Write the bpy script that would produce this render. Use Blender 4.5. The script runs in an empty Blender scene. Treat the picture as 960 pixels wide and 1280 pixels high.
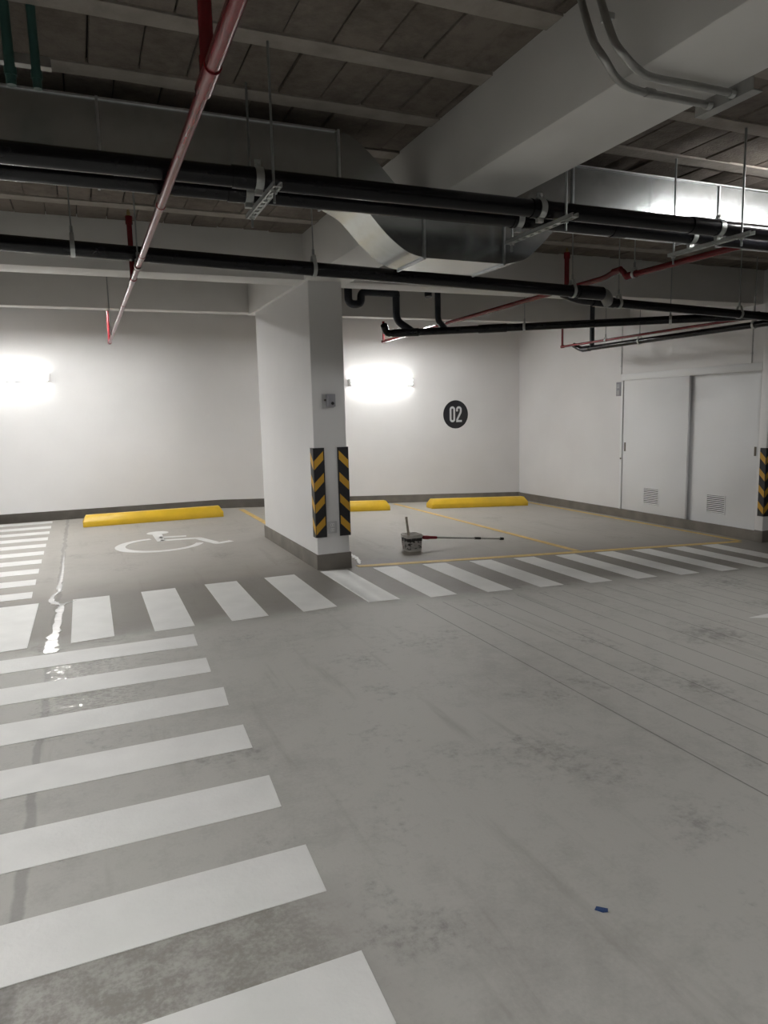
import bpy, bmesh, math, random
from mathutils import Vector, Matrix
random.seed(7)
SC = bpy.context.scene
COL = SC.collection
PI = math.pi

# ------------------------------------------------------------------ materials
def node_mat(name):
    m = bpy.data.materials.new(name); m.use_nodes = True
    nt = m.node_tree; b = nt.nodes['Principled BSDF']
    return m, nt, b

def mat(name, col, rough=0.6, metal=0.0, var=0.0, scale=8.0, bump=0.0, bscale=60.0, spec=0.5, stretch=None):
    m, nt, b = node_mat(name)
    b.inputs['Base Color'].default_value = (*col, 1)
    b.inputs['Roughness'].default_value = rough
    b.inputs['Metallic'].default_value = metal
    b.inputs['Specular IOR Level'].default_value = spec
    N, L = nt.nodes, nt.links
    tc = N.new('ShaderNodeTexCoord'); src = tc.outputs['Object']
    if stretch:
        mp = N.new('ShaderNodeMapping'); mp.inputs['Scale'].default_value = stretch
        L.new(src, mp.inputs['Vector']); src = mp.outputs['Vector']
    if var:
        n = N.new('ShaderNodeTexNoise'); n.inputs['Scale'].default_value = scale; n.inputs['Detail'].default_value = 6
        L.new(src, n.inputs['Vector'])
        r = N.new('ShaderNodeValToRGB')
        r.color_ramp.elements[0].position = 0.3; r.color_ramp.elements[1].position = 0.7
        r.color_ramp.elements[0].color = (*[c * (1 - var) for c in col], 1)
        r.color_ramp.elements[1].color = (*[min(1, c * (1 + var)) for c in col], 1)
        L.new(n.outputs['Fac'], r.inputs['Fac']); L.new(r.outputs['Color'], b.inputs['Base Color'])
    if bump:
        n2 = N.new('ShaderNodeTexNoise'); n2.inputs['Scale'].default_value = bscale; n2.inputs['Detail'].default_value = 5
        L.new(src, n2.inputs['Vector'])
        bp = N.new('ShaderNodeBump'); bp.inputs['Strength'].default_value = bump; bp.inputs['Distance'].default_value = 0.01
        L.new(n2.outputs['Fac'], bp.inputs['Height']); L.new(bp.outputs['Normal'], b.inputs['Normal'])
    return m

def emit(name, col, strength):
    m, nt, b = node_mat(name)
    b.inputs['Base Color'].default_value = (0.9, 0.9, 0.9, 1)
    b.inputs['Emission Color'].default_value = (*col, 1)
    b.inputs['Emission Strength'].default_value = strength
    return m

M = {}
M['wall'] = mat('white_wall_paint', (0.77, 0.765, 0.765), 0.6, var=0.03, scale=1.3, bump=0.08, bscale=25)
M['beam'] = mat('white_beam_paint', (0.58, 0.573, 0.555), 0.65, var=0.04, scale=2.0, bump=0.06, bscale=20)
M['bare'] = mat('bare_grey_concrete_wall', (0.26, 0.25, 0.235), 0.85, var=0.15, scale=3, bump=0.2)
M['base'] = mat('grey_skirting_cement', (0.17, 0.155, 0.135), 0.7, var=0.2, scale=5, bump=0.1)
M['block'] = None
M['joist'] = mat('grey_concrete_joist', (0.25, 0.225, 0.198), 0.9, var=0.15, scale=9, bump=0.4, bscale=40)
M['mortar'] = mat('dark_ceiling_joint', (0.035, 0.03, 0.026), 0.95)
M['white_line'] = mat('white_road_paint', (0.72, 0.72, 0.705), 0.5, var=0.05, scale=5, bump=0.2, bscale=50)
M['yellow_line'] = mat('yellow_road_paint', (0.62, 0.43, 0.13), 0.55, var=0.18, scale=12, bump=0.15)
M['yellow'] = mat('yellow_wheel_stop_paint', (0.72, 0.46, 0.025), 0.4, var=0.07, scale=6, bump=0.08)
M['black_pipe'] = mat('black_pvc', (0.007, 0.007, 0.009), 0.2, var=0.2, scale=10, spec=0.3)
M['dark_pipe'] = mat('dark_grey_pvc', (0.022, 0.025, 0.032), 0.4, var=0.2, scale=10, spec=0.3)
M['lit_elbow'] = mat('lit_black_pvc', (0.17, 0.17, 0.165), 0.4, var=0.1)  # black elbow's lit face put into a paler pipe colour
M['red'] = mat('dark_red_pipe_paint', (0.145, 0.010, 0.014), 0.27, var=0.15, scale=12)
M['galv'] = mat('galvanised_steel', (0.55, 0.57, 0.58), 0.38, metal=0.9, var=0.12, scale=30)
M['clamp'] = mat('zinc_clamp_steel', (0.50, 0.52, 0.51), 0.45, metal=0.7, var=0.08, scale=20)
M['rod'] = mat('threaded_rod_steel', (0.33, 0.35, 0.35), 0.45, metal=0.8)
M['conduit'] = mat('steel_conduit', (0.36, 0.36, 0.35), 0.4, metal=0.75, var=0.1, scale=15)
M['teal'] = mat('teal_conduit', (0.028, 0.085, 0.075), 0.4, var=0.15, scale=15)
M['door'] = mat('white_door_enamel', (0.80, 0.81, 0.82), 0.5, var=0.015, scale=2)
M['slot'] = mat('dark_recess', (0.03, 0.03, 0.03), 0.8)
M['handle'] = mat('dark_steel_pull', (0.12, 0.10, 0.08), 0.4, metal=0.5)
M['greybox'] = mat('grey_plastic_box', (0.33, 0.33, 0.36), 0.5, var=0.05)
M['plate'] = mat('pale_grey_plastic', (0.55, 0.55, 0.56), 0.5)
M['sign'] = mat('black_sign_paint', (0.016, 0.016, 0.020), 0.55)
M['digit'] = mat('pale_grey_numeral', (0.58, 0.59, 0.60), 0.55)
M['housing'] = mat('white_lamp_housing', (0.8, 0.8, 0.8), 0.4)
M['bucket'] = mat('white_pail_plastic', (0.75, 0.73, 0.70), 0.45, var=0.12, scale=18)
M['paint'] = mat('grey_wet_paint', (0.55, 0.53, 0.50), 0.35, var=0.1, scale=20)
M['wood'] = mat('pale_worn_wood', (0.50, 0.45, 0.38), 0.7, var=0.2, scale=25)
M['redgrip'] = mat('red_rubber_grip', (0.30, 0.015, 0.03), 0.5)
M['alu'] = mat('aluminium_tube', (0.55, 0.54, 0.52), 0.35, metal=0.7)
M['blackplastic'] = mat('black_plastic', (0.012, 0.012, 0.012), 0.5)
M['blue'] = mat('blue_tape', (0.015, 0.05, 0.16), 0.45, var=0.2, scale=60)
M['spill_glare'] = mat('white_water_reflection', (0.85, 0.85, 0.84), 0.35)  # white stands for the bright wall mirrored in water
M['brass'] = mat('brass_head', (0.45, 0.33, 0.15), 0.35, metal=0.8)
M['tube'] = emit('lit_wall_tube', (1.0, 0.985, 0.95), 25.0)
M['batten_tube'] = emit('lit_batten_tube', (1.0, 0.99, 0.965), 150.0)
M['open_tube'] = emit('lit_open_batten_tube', (1.0, 0.99, 0.965), 90.0)

def duct_mat():
    m, nt, b = node_mat('galvanised_duct_sheet'); N, L = nt.nodes, nt.links
    b.inputs['Metallic'].default_value = 0.95; b.inputs['Roughness'].default_value = 0.3
    tc = N.new('ShaderNodeTexCoord')
    n = N.new('ShaderNodeTexNoise'); n.inputs['Scale'].default_value = 22; n.inputs['Detail'].default_value = 2
    L.new(tc.outputs['Object'], n.inputs['Vector'])
    r = N.new('ShaderNodeValToRGB')
    r.color_ramp.elements[0].position = 0.35; r.color_ramp.elements[0].color = (0.55, 0.58, 0.59, 1)
    r.color_ramp.elements[1].position = 0.65; r.color_ramp.elements[1].color = (0.595, 0.625, 0.635, 1)
    L.new(n.outputs['Fac'], r.inputs['Fac']); L.new(r.outputs['Color'], b.inputs['Base Color'])
    r2 = N.new('ShaderNodeMapRange'); r2.inputs['From Min'].default_value = 0.35; r2.inputs['From Max'].default_value = 0.65
    r2.inputs['To Min'].default_value = 0.235; r2.inputs['To Max'].default_value = 0.255
    L.new(n.outputs['Fac'], r2.inputs['Value']); L.new(r2.outputs['Result'], b.inputs['Roughness'])
    return m
M['duct'] = duct_mat()

def block_mat():
    m, nt, b = node_mat('grey_ceiling_block'); N, L = nt.nodes, nt.links
    b.inputs['Roughness'].default_value = 0.95
    tc = N.new('ShaderNodeTexCoord')
    n = N.new('ShaderNodeTexNoise'); n.inputs['Scale'].default_value = 14; n.inputs['Detail'].default_value = 8; n.inputs['Roughness'].default_value = 0.65
    L.new(tc.outputs['Object'], n.inputs['Vector'])
    big = N.new('ShaderNodeTexNoise'); big.inputs['Scale'].default_value = 1.7; big.inputs['Detail'].default_value = 3
    L.new(tc.outputs['Object'], big.inputs['Vector'])
    ad = N.new('ShaderNodeMath'); ad.operation = 'MULTIPLY_ADD'; ad.inputs[1].default_value = 0.8
    L.new(big.outputs['Fac'], ad.inputs[0]); L.new(n.outputs['Fac'], ad.inputs[2])
    r = N.new('ShaderNodeValToRGB')
    r.color_ramp.elements[0].position = 0.65; r.color_ramp.elements[0].color = (0.085, 0.070, 0.057, 1)
    r.color_ramp.elements[1].position = 1.15; r.color_ramp.elements[1].color = (0.15, 0.126, 0.104, 1)
    L.new(ad.outputs[0], r.inputs['Fac']); L.new(r.outputs['Color'], b.inputs['Base Color'])
    bp = N.new('ShaderNodeBump'); bp.inputs['Strength'].default_value = 0.5; bp.inputs['Distance'].default_value = 0.01
    n2 = N.new('ShaderNodeTexNoise'); n2.inputs['Scale'].default_value = 70; n2.inputs['Detail'].default_value = 4
    L.new(tc.outputs['Object'], n2.inputs['Vector']); L.new(n2.outputs['Fac'], bp.inputs['Height'])
    L.new(bp.outputs['Normal'], b.inputs['Normal'])
    return m
M['block'] = block_mat()

def math_node(nt, op, a, b=None, c=None, clamp=False):
    n = nt.nodes.new('ShaderNodeMath'); n.operation = op; n.use_clamp = clamp
    for i, v in enumerate((a, b, c)):
        if v is None: continue
        if isinstance(v, (int, float)): n.inputs[i].default_value = v
        else: nt.links.new(v, n.inputs[i])
    return n.outputs[0]

def smooth(nt, v, a, b):
    n = nt.nodes.new('ShaderNodeMapRange'); n.interpolation_type = 'SMOOTHSTEP'
    n.inputs['From Min'].default_value = a; n.inputs['From Max'].default_value = b
    nt.links.new(v, n.inputs['Value']); return n.outputs['Result']

def noise(nt, vec, scale, detail=5, rough=0.5):
    n = nt.nodes.new('ShaderNodeTexNoise'); n.inputs['Scale'].default_value = scale
    n.inputs['Detail'].default_value = detail; n.inputs['Roughness'].default_value = rough
    nt.links.new(vec, n.inputs['Vector']); return n.outputs['Fac']

def mixc(nt, f, a, b):
    n = nt.nodes.new('ShaderNodeMix'); n.data_type = 'RGBA'
    if isinstance(f, (int, float)): n.inputs[0].default_value = f
    else: nt.links.new(f, n.inputs[0])
    for i, v in ((6, a), (7, b)):
        if isinstance(v, tuple): n.inputs[i].default_value = (*v, 1)
        else: nt.links.new(v, n.inputs[i])
    return n.outputs[2]

def floor_mat():
    m, nt, b = node_mat('trowelled_concrete_floor'); N, L = nt.nodes, nt.links
    tc = N.new('ShaderNodeTexCoord'); V = tc.outputs['Object']
    sp = N.new('ShaderNodeSeparateXYZ'); L.new(V, sp.inputs[0]); X, Y = sp.outputs[0], sp.outputs[1]
    n1 = noise(nt, V, 1.1, 6, 0.6)
    n2 = noise(nt, V, 9, 8, 0.65)
    n3 = noise(nt, V, 70, 4, 0.6)
    s = math_node(nt, 'MULTIPLY_ADD', n1, 0.9, math_node(nt, 'MULTIPLY_ADD', n2, 0.7, math_node(nt, 'MULTIPLY', n3, 0.35)))
    r = N.new('ShaderNodeValToRGB')
    r.color_ramp.elements[0].position = 0.55; r.color_ramp.elements[0].color = (0.285, 0.279, 0.258, 1)
    r.color_ramp.elements[1].position = 1.35; r.color_ramp.elements[1].color = (0.425, 0.418, 0.392, 1)
    L.new(s, r.inputs['Fac']); c = r.outputs['Color']
    # trowel / tyre streaks along the lane
    mp = N.new('ShaderNodeMapping'); mp.inputs['Scale'].default_value = (5.0, 0.45, 1); mp.inputs['Rotation'].default_value = (0, 0, -0.25)
    L.new(V, mp.inputs['Vector'])
    st = noise(nt, mp.outputs['Vector'], 1.4, 5, 0.6)
    c = mixc(nt, math_node(nt, 'MULTIPLY', smooth(nt, st, 0.56, 0.72), 0.45), c, (0.235, 0.222, 0.195))
    # dark oily blotches
    d1 = smooth(nt, math_node(nt, 'MULTIPLY_ADD', noise(nt, V, 22, 6, 0.7), 0.55, math_node(nt, 'MULTIPLY', noise(nt, V, 1.9, 3, 0.5), 0.75)), 0.70, 0.92)
    c = mixc(nt, math_node(nt, 'MULTIPLY', d1, 0.55), c, (0.09, 0.083, 0.075))
    # brown spill stain between the nearest stripes
    sy = math_node(nt, 'MULTIPLY', smooth(nt, Y, 1.2, 1.5), math_node(nt, 'SUBTRACT', 1.0, smooth(nt, Y, 1.90, 2.02)))
    sx = math_node(nt, 'SUBTRACT', 1.0, smooth(nt, math_node(nt, 'MULTIPLY_ADD', n1, 0.5, X), 0.6, 1.0))
    sm_ = math_node(nt, 'MULTIPLY', math_node(nt, 'MULTIPLY', sx, sy), smooth(nt, math_node(nt, 'MULTIPLY_ADD', n2, 0.7, math_node(nt, 'MULTIPLY', n3, 0.4)), 0.38, 0.66))
    c = mixc(nt, math_node(nt, 'MULTIPLY', sm_, 0.65), c, (0.13, 0.115, 0.10))
    # worn dark primer under the crossing; soft far edge adds painted column shade
    ny = math_node(nt, 'MULTIPLY_ADD', noise(nt, V, 2.5, 4), 0.5, Y)
    band = math_node(nt, 'MULTIPLY', smooth(nt, ny, 5.02, 5.5), math_node(nt, 'SUBTRACT', 1.0, smooth(nt, ny, 6.4, 7.5)))
    c = mixc(nt, math_node(nt, 'MULTIPLY', band, 0.72), c, (0.150, 0.132, 0.112))
    # the bays are mixed towards a warmer, darker tone
    bay = smooth(nt, Y, 6.2, 6.5)
    c = mixc(nt, math_node(nt, 'MULTIPLY', bay, 0.45), c, (0.33, 0.297, 0.257))
    # saw-cut grooves on the ramp
    gx = math_node(nt, 'SUBTRACT', X, 2.277)
    fr = math_node(nt, 'FRACT', math_node(nt, 'DIVIDE', gx, 0.228))
    dist = math_node(nt, 'ABSOLUTE', math_node(nt, 'SUBTRACT', fr, 0.5))
    gm = smooth(nt, dist, 0.474, 0.490)
    gm = math_node(nt, 'MULTIPLY', gm, math_node(nt, 'GREATER_THAN', gx, -0.05))
    gm = math_node(nt, 'MULTIPLY', gm, math_node(nt, 'LESS_THAN', Y, 4.8))
    gm = math_node(nt, 'MULTIPLY', gm, smooth(nt, noise(nt, V, 3, 3), 0.1, 0.45))
    c = mixc(nt, math_node(nt, 'MULTIPLY', gm, 0.6), c, (0.06, 0.055, 0.05))
    # pour joint that runs down the lane on the left
    jn = math_node(nt, 'ABSOLUTE', math_node(nt, 'SUBTRACT', X, math_node(nt, 'MULTIPLY_ADD', noise(nt, V, 3.5, 5), 0.08, -0.325)))
    jm = math_node(nt, 'SUBTRACT', 1.0, smooth(nt, jn, 0.012, 0.026))
    c = mixc(nt, math_node(nt, 'MULTIPLY', jm, 0.38), c, (0.11, 0.105, 0.10))
    L.new(c, b.inputs['Base Color'])
    # damp patches near the joint
    bx = math_node(nt, 'MULTIPLY', smooth(nt, X, -0.42, -0.2), math_node(nt, 'SUBTRACT', 1.0, smooth(nt, X, -0.05, 0.42)))
    by = math_node(nt, 'MULTIPLY', smooth(nt, Y, 3.25, 3.8), math_node(nt, 'SUBTRACT', 1.0, smooth(nt, Y, 4.5, 4.6)))
    wm = N.new('ShaderNodeMapping'); wm.inputs['Scale'].default_value = (26, 60, 1); L.new(V, wm.inputs['Vector'])
    wn = noise(nt, wm.outputs['Vector'], 1.0, 4, 0.7)
    wet = smooth(nt, math_node(nt, 'MULTIPLY_ADD', math_node(nt, 'MULTIPLY', bx, by), 0.22, wn), 0.68, 0.73)
    ro = N.new('ShaderNodeMapRange'); ro.inputs['To Min'].default_value = 0.48; ro.inputs['To Max'].default_value = 0.68
    L.new(n2, ro.inputs['Value'])
    rr = N.new('ShaderNodeMix'); rr.inputs[3].default_value = 0.05
    L.new(wet, rr.inputs[0]); L.new(ro.outputs['Result'], rr.inputs[2]); L.new(rr.outputs[0], b.inputs['Roughness'])
    dry = math_node(nt, 'SUBTRACT', 1.0, wet)
    h0 = math_node(nt, 'MULTIPLY_ADD', gm, -1.2, math_node(nt, 'MULTIPLY_ADD', n2, 0.35, math_node(nt, 'MULTIPLY', n3, 0.25)))
    h = math_node(nt, 'MULTIPLY_ADD', math_node(nt, 'MULTIPLY', wet, noise(nt, V, 16, 2)), 0.75, math_node(nt, 'MULTIPLY', dry, h0))
    bp = N.new('ShaderNodeBump'); bp.inputs['Strength'].default_value = 0.35; bp.inputs['Distance'].default_value = 0.012
    L.new(h, bp.inputs['Height']); L.new(bp.outputs['Normal'], b.inputs['Normal'])
    return m
M['floor'] = floor_mat()

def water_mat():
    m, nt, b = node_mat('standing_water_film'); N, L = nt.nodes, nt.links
    b.inputs['Base Color'].default_value = (0.85, 0.85, 0.84, 1)  # whitened to put the bright reflection into the water's colour
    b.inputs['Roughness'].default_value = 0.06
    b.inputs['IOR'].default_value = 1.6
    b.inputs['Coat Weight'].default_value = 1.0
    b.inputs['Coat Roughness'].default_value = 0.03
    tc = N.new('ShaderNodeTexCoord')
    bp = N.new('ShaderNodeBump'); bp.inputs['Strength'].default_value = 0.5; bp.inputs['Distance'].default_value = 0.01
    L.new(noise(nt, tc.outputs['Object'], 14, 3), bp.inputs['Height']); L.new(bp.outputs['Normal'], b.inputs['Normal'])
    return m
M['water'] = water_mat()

def chevron_mat():
    m, nt, b = node_mat('black_yellow_chevron_rubber'); N, L = nt.nodes, nt.links
    b.inputs['Roughness'].default_value = 0.45
    tc = N.new('ShaderNodeTexCoord'); sp = N.new('ShaderNodeSeparateXYZ'); L.new(tc.outputs['Object'], sp.inputs[0])
    u = math_node(nt, 'ADD', math_node(nt, 'ABSOLUTE', sp.outputs[0]), math_node(nt, 'ABSOLUTE', sp.outputs[1]))
    v = math_node(nt, 'SUBTRACT', sp.outputs[2], u)
    f = math_node(nt, 'FRACT', math_node(nt, 'DIVIDE', math_node(nt, 'SUBTRACT', v, 0.020), 0.2037))
    y = math_node(nt, 'LESS_THAN', f, 0.40)
    y = math_node(nt, 'MULTIPLY', y, math_node(nt, 'GREATER_THAN', u, 0.006))
    y = math_node(nt, 'MULTIPLY', y, math_node(nt, 'LESS_THAN', u, 0.098))
    y = math_node(nt, 'MULTIPLY', y, math_node(nt, 'LESS_THAN', sp.outputs[2], 0.815))
    L.new(mixc(nt, y, (0.014, 0.014, 0.018), (0.62, 0.34, 0.03)), b.inputs['Base Color'])
    return m
M['chevron'] = chevron_mat()

def label_mat():
    m, nt, b = node_mat('smeared_pail_print'); N, L = nt.nodes, nt.links
    b.inputs['Roughness'].default_value = 0.5
    tc = N.new('ShaderNodeTexCoord'); V = tc.outputs['Object']
    sp = N.new('ShaderNodeSeparateXYZ'); L.new(V, sp.inputs[0])
    mp = N.new('ShaderNodeMapping'); mp.inputs['Scale'].default_value = (1.0, 1.0, 1.7); L.new(V, mp.inputs['Vector'])
    n = noise(nt, mp.outputs['Vector'], 24, 3, 0.6)
    band = smooth(nt, sp.outputs[2], 0.105, 0.125)
    k = smooth(nt, math_node(nt, 'MULTIPLY_ADD', band, 0.22, n), 0.56, 0.60)
    L.new(mixc(nt, k, (0.55, 0.53, 0.52), (0.03, 0.028, 0.028)), b.inputs['Base Color'])
    return m
M['print'] = label_mat()

# ------------------------------------------------------------------ mesh helpers
class MB:
    def __init__(s): s.v, s.f, s.sm = [], [], []
    def add(s, verts, faces, sm=False):
        o = len(s.v); s.v += [tuple(p) for p in verts]
        for f in faces: s.f.append([i + o for i in f]); s.sm.append(sm)
        return s
    def box(s, x0, x1, y0, y1, z0, z1):
        return s.add([(x0,y0,z0),(x1,y0,z0),(x1,y1,z0),(x0,y1,z0),(x0,y0,z1),(x1,y0,z1),(x1,y1,z1),(x0,y1,z1)],
                     [(0,3,2,1),(4,5,6,7),(0,1,5,4),(1,2,6,5),(2,3,7,6),(3,0,4,7)])
    def prism(s, poly, axis, a, b, sm=False):
        # poly: 2-D points in the plane of the other two axes (x,y,z order kept)
        def P(p, t):
            return {'x': (t, p[0], p[1]), 'y': (p[0], t, p[1]), 'z': (p[0], p[1], t)}[axis]
        n = len(poly)
        s.add([P(p, a) for p in poly] + [P(p, b) for p in poly],
              [tuple(range(n - 1, -1, -1)), tuple(range(n, 2 * n))])
        return s.add([P(p, a) for p in poly] + [P(p, b) for p in poly],
                     [(i, (i + 1) % n, n + (i + 1) % n, n + i) for i in range(n)], sm)
    def band(s, inner, outer, axis, a, b, closed=True):
        # strip between two outlines, extruded
        def P(p, t):
            return {'x': (t, p[0], p[1]), 'y': (p[0], t, p[1]), 'z': (p[0], p[1], t)}[axis]
        n = len(inner); vs = [P(p, a) for p in inner] + [P(p, a) for p in outer] + [P(p, b) for p in inner] + [P(p, b) for p in outer]
        fs = []
        for i in range(n if closed else n - 1):
            j = (i + 1) % n
            fs += [(i, j, n + j, n + i), (2*n + i, 3*n + i, 3*n + j, 2*n + j), (i, 2*n + i, 2*n + j, j), (n + i, n + j, 3*n + j, 3*n + i)]
        if not closed:
            fs += [(0, n, 3*n, 2*n), (n-1, 3*n-1, 4*n-1, 2*n-1)]
        return s.add(vs, fs)
    def tube(s, pts, r, n=16, caps=True):
        pts = [Vector(p) for p in pts]
        rs = r if isinstance(r, (list, tuple)) else [r] * len(pts)
        t0 = (pts[1] - pts[0]).normalized()
        up = Vector((0, 0, 1)) if abs(t0.z) < 0.9 else Vector((0, 1, 0))
        u = t0.cross(up).normalized(); prev = t0; vs = []
        for i, p in enumerate(pts):
            a = (p - pts[i-1]).normalized() if i else t0
            b = (pts[i+1] - p).normalized() if i < len(pts) - 1 else a
            t = (a + b)
            t = t.normalized() if t.length > 1e-6 else a
            u = (u - t * u.dot(t)).normalized(); w = t.cross(u)
            k = 1.0 / max(0.5, math.sqrt(max(0.0, (1 + a.dot(b)) / 2))) if i and i < len(pts) - 1 else 1.0
            k = min(k, 1.15)
            for j in range(n):
                q = 2 * PI * j / n
                vs.append(p + (u * math.cos(q) + w * math.sin(q)) * rs[i] * k)
        m = len(pts)
        s.add(vs, [(i*n + j, i*n + (j+1) % n, (i+1)*n + (j+1) % n, (i+1)*n + j) for i in range(m-1) for j in range(n)], True)
        if caps:
            s.add(vs[:n], [tuple(range(n - 1, -1, -1))]); s.add(vs[-n:], [tuple(range(n))])
        return s
    def build(s, name, m, parent=None, loc=None, bevel=0, weld=True):
        me = bpy.data.meshes.new(name)
        v = s.v if loc is None else [(p[0]-loc[0], p[1]-loc[1], p[2]-loc[2]) for p in s.v]
        me.from_pydata(v, [], s.f)
        me.polygons.foreach_set('use_smooth', s.sm)
        bm = bmesh.new(); bm.from_mesh(me)
        if weld: bmesh.ops.remove_doubles(bm, verts=bm.verts, dist=1e-5)
        bmesh.ops.recalc_face_normals(bm, faces=bm.faces)
        if bevel:
            ed = [e for e in bm.edges if len(e.link_faces) == 2 and e.calc_face_angle(0) > 0.6]
            bmesh.ops.bevel(bm, geom=ed, offset=bevel, segments=2, affect='EDGES', profile=0.5)
        bm.to_mesh(me); bm.free()
        me.update()
        me.set_sharp_from_angle(angle=math.radians(42))
        me.materials.append(m)
        o = bpy.data.objects.new(name, me); COL.objects.link(o)
        if loc is not None: o.location = loc
        if parent is not None:
            o.parent = parent
            if loc is None:                      # mesh was given in world space
                o.matrix_parent_inverse = parent_matrix(parent).inverted()
        return o

def parent_matrix(o):
    m = Matrix.Translation(o.location)
    return parent_matrix(o.parent) @ o.matrix_parent_inverse @ m if o.parent else m

def tag(o, label=None, cat=None, group=None, kind=None):
    if label: o['label'] = label
    if cat: o['category'] = cat
    if group: o['group'] = group
    if kind: o['kind'] = kind
    return o

def empty(name, loc, label=None, cat=None, group=None, kind=None):
    o = bpy.data.objects.new(name, None); COL.objects.link(o); o.location = loc; o.empty_display_size = 0.1
    return tag(o, label, cat, group, kind)

def struct(name, mb, m, label=None, bevel=0, parent=None):
    o = mb.build(name, m, parent, bevel=bevel)
    if parent is None: o['kind'] = 'structure'
    if label: o['label'] = label
    return o

def fillet(pts, rad, n=6):
    pts = [Vector(p) for p in pts]; out = [pts[0]]
    rad = rad if isinstance(rad, (list, tuple)) else [rad] * len(pts)
    for i in range(1, len(pts) - 1):
        a, b, c = pts[i-1], pts[i], pts[i+1]
        u, w = (a - b), (c - b); d = min(rad[i], u.length * 0.48, w.length * 0.48)
        p, q = b + u.normalized() * d, b + w.normalized() * d
        for k in range(n + 1):
            t = k / n
            out.append(p.lerp(b, t).lerp(b.lerp(q, t), t))
    out.append(pts[-1]); return out

def lerp(a, b, t): return tuple(a[i] + (b[i] - a[i]) * t for i in range(3))

# ------------------------------------------------------------------ setting
XK, SLOPE = 1.97, 0.0431
def fz(x, y=0): return 0.0 if x <= XK else -(x - XK) * SLOPE
X0, X1, Y0, Y1, ZC = -7.5, 8.6, -5.5, 11.464, 3.033

mb = MB()
xs = [X0, XK, X1]
top = [(x, y, fz(x)) for y in (Y0, Y1) for x in xs]; bot = [(x, y, -0.7) for y in (Y0, Y1) for x in xs]
mb.add(top + bot, [(0,1,4,3),(1,2,5,4),(6,9,10,7),(7,10,11,8),(0,6,7,1),(1,7,8,2),(3,4,10,9),(4,5,11,10),(0,3,9,6),(2,8,11,5)])
FLOOR = struct('floor', mb, M['floor'], 'grey trowelled concrete garage floor falling away as a grooved ramp')

def drape(mb, poly, t=0.0025):
    """a thin painted slab following the floor"""
    n = len(poly)
    up = [(x, y, fz(x) + t) for x, y in poly]; dn = [(x, y, fz(x) - 0.004) for x, y in poly]
    mb.add(up + dn, [tuple(range(n)), tuple(range(2*n - 1, n - 1, -1))] + [(i, n + i, n + (i+1) % n, (i+1) % n) for i in range(n)])
    return mb
def paint(name, poly, m, label, t=0.0025):
    xs_ = [p[0] for p in poly]
    mb = MB()
    if min(xs_) < XK - 1e-4 and max(xs_) > XK + 1e-4 and len(poly) == 4:
        y0, y1 = min(p[1] for p in poly), max(p[1] for p in poly)
        drape(mb, [(min(xs_), y0), (XK, y0), (XK, y1), (min(xs_), y1)], t); drape(mb, [(XK, y0), (max(xs_), y0), (max(xs_), y1), (XK, y1)], t)
    else: drape(mb, poly, t)
    o = mb.build(name, m, FLOOR); o['label'] = label; return o
def rect(x0, x1, y0, y1): return [(x0, y0), (x1, y0), (x1, y1), (x0, y1)]

def wobble(v, a=0.006): return v + random.uniform(-a, a)
for k in range(9):                         # broad crossing beside the camera
    y = 4.52 - 0.5215 * k
    paint('crosswalk_stripe', [(-2.6, y + wobble(0)), (0.588 + wobble(0), y + wobble(0)), (0.60 + wobble(0), y + 0.258 + wobble(0)), (-2.6, y + 0.258)], M['white_line'], 'broad white crossing stripe in the foreground lane')
for k in range(-2, 15):                    # crossing along the front of the bays
    x = -0.70 + 0.5305 * k
    if k < 0: continue
    w = 0.27 if k < 6 else 0.25
    if x + w > 7.6: continue
    paint('crosswalk_stripe', [(x, wobble(4.96)), (x + w, wobble(4.975)), (x + w + 0.01, wobble(6.2)), (x, wobble(6.2))] if not (x < XK < x + w) else rect(x, x + w, 4.98, 6.2), M['white_line'], 'white crossing stripe in front of the parking bays')
for k in range(10):                        # small crossing leading to the back wall
    y = 6.42 + 0.523 * k
    if y > 11.2: continue
    paint('crosswalk_stripe', [(-2.4, y), (-0.485, y), (-0.49, y + 0.24), (-2.4, y + 0.24)], M['white_line'], 'narrow white crossing stripe running to the back wall')
YL = M['yellow_line']
paint('bay_line', [(2.37, 6.275), (7.42, 6.215), (7.42, 6.30), (2.37, 6.36)], YL, 'yellow line across the front of the two bays', 0.0035)
paint('bay_line', [(4.975, 6.36), (5.065, 6.36), (5.01, 11.3), (4.93, 11.3)], YL, 'yellow line between the bays on the ramp side', 0.003)
paint('bay_line', rect(2.21, 2.295, 8.45, 11.2), YL, 'yellow line behind the column', 0.003)
paint('bay_line', rect(7.44, 7.52, 6.3, 11.2), YL, 'faded yellow line along the foot of the door wall', 0.003)

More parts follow.
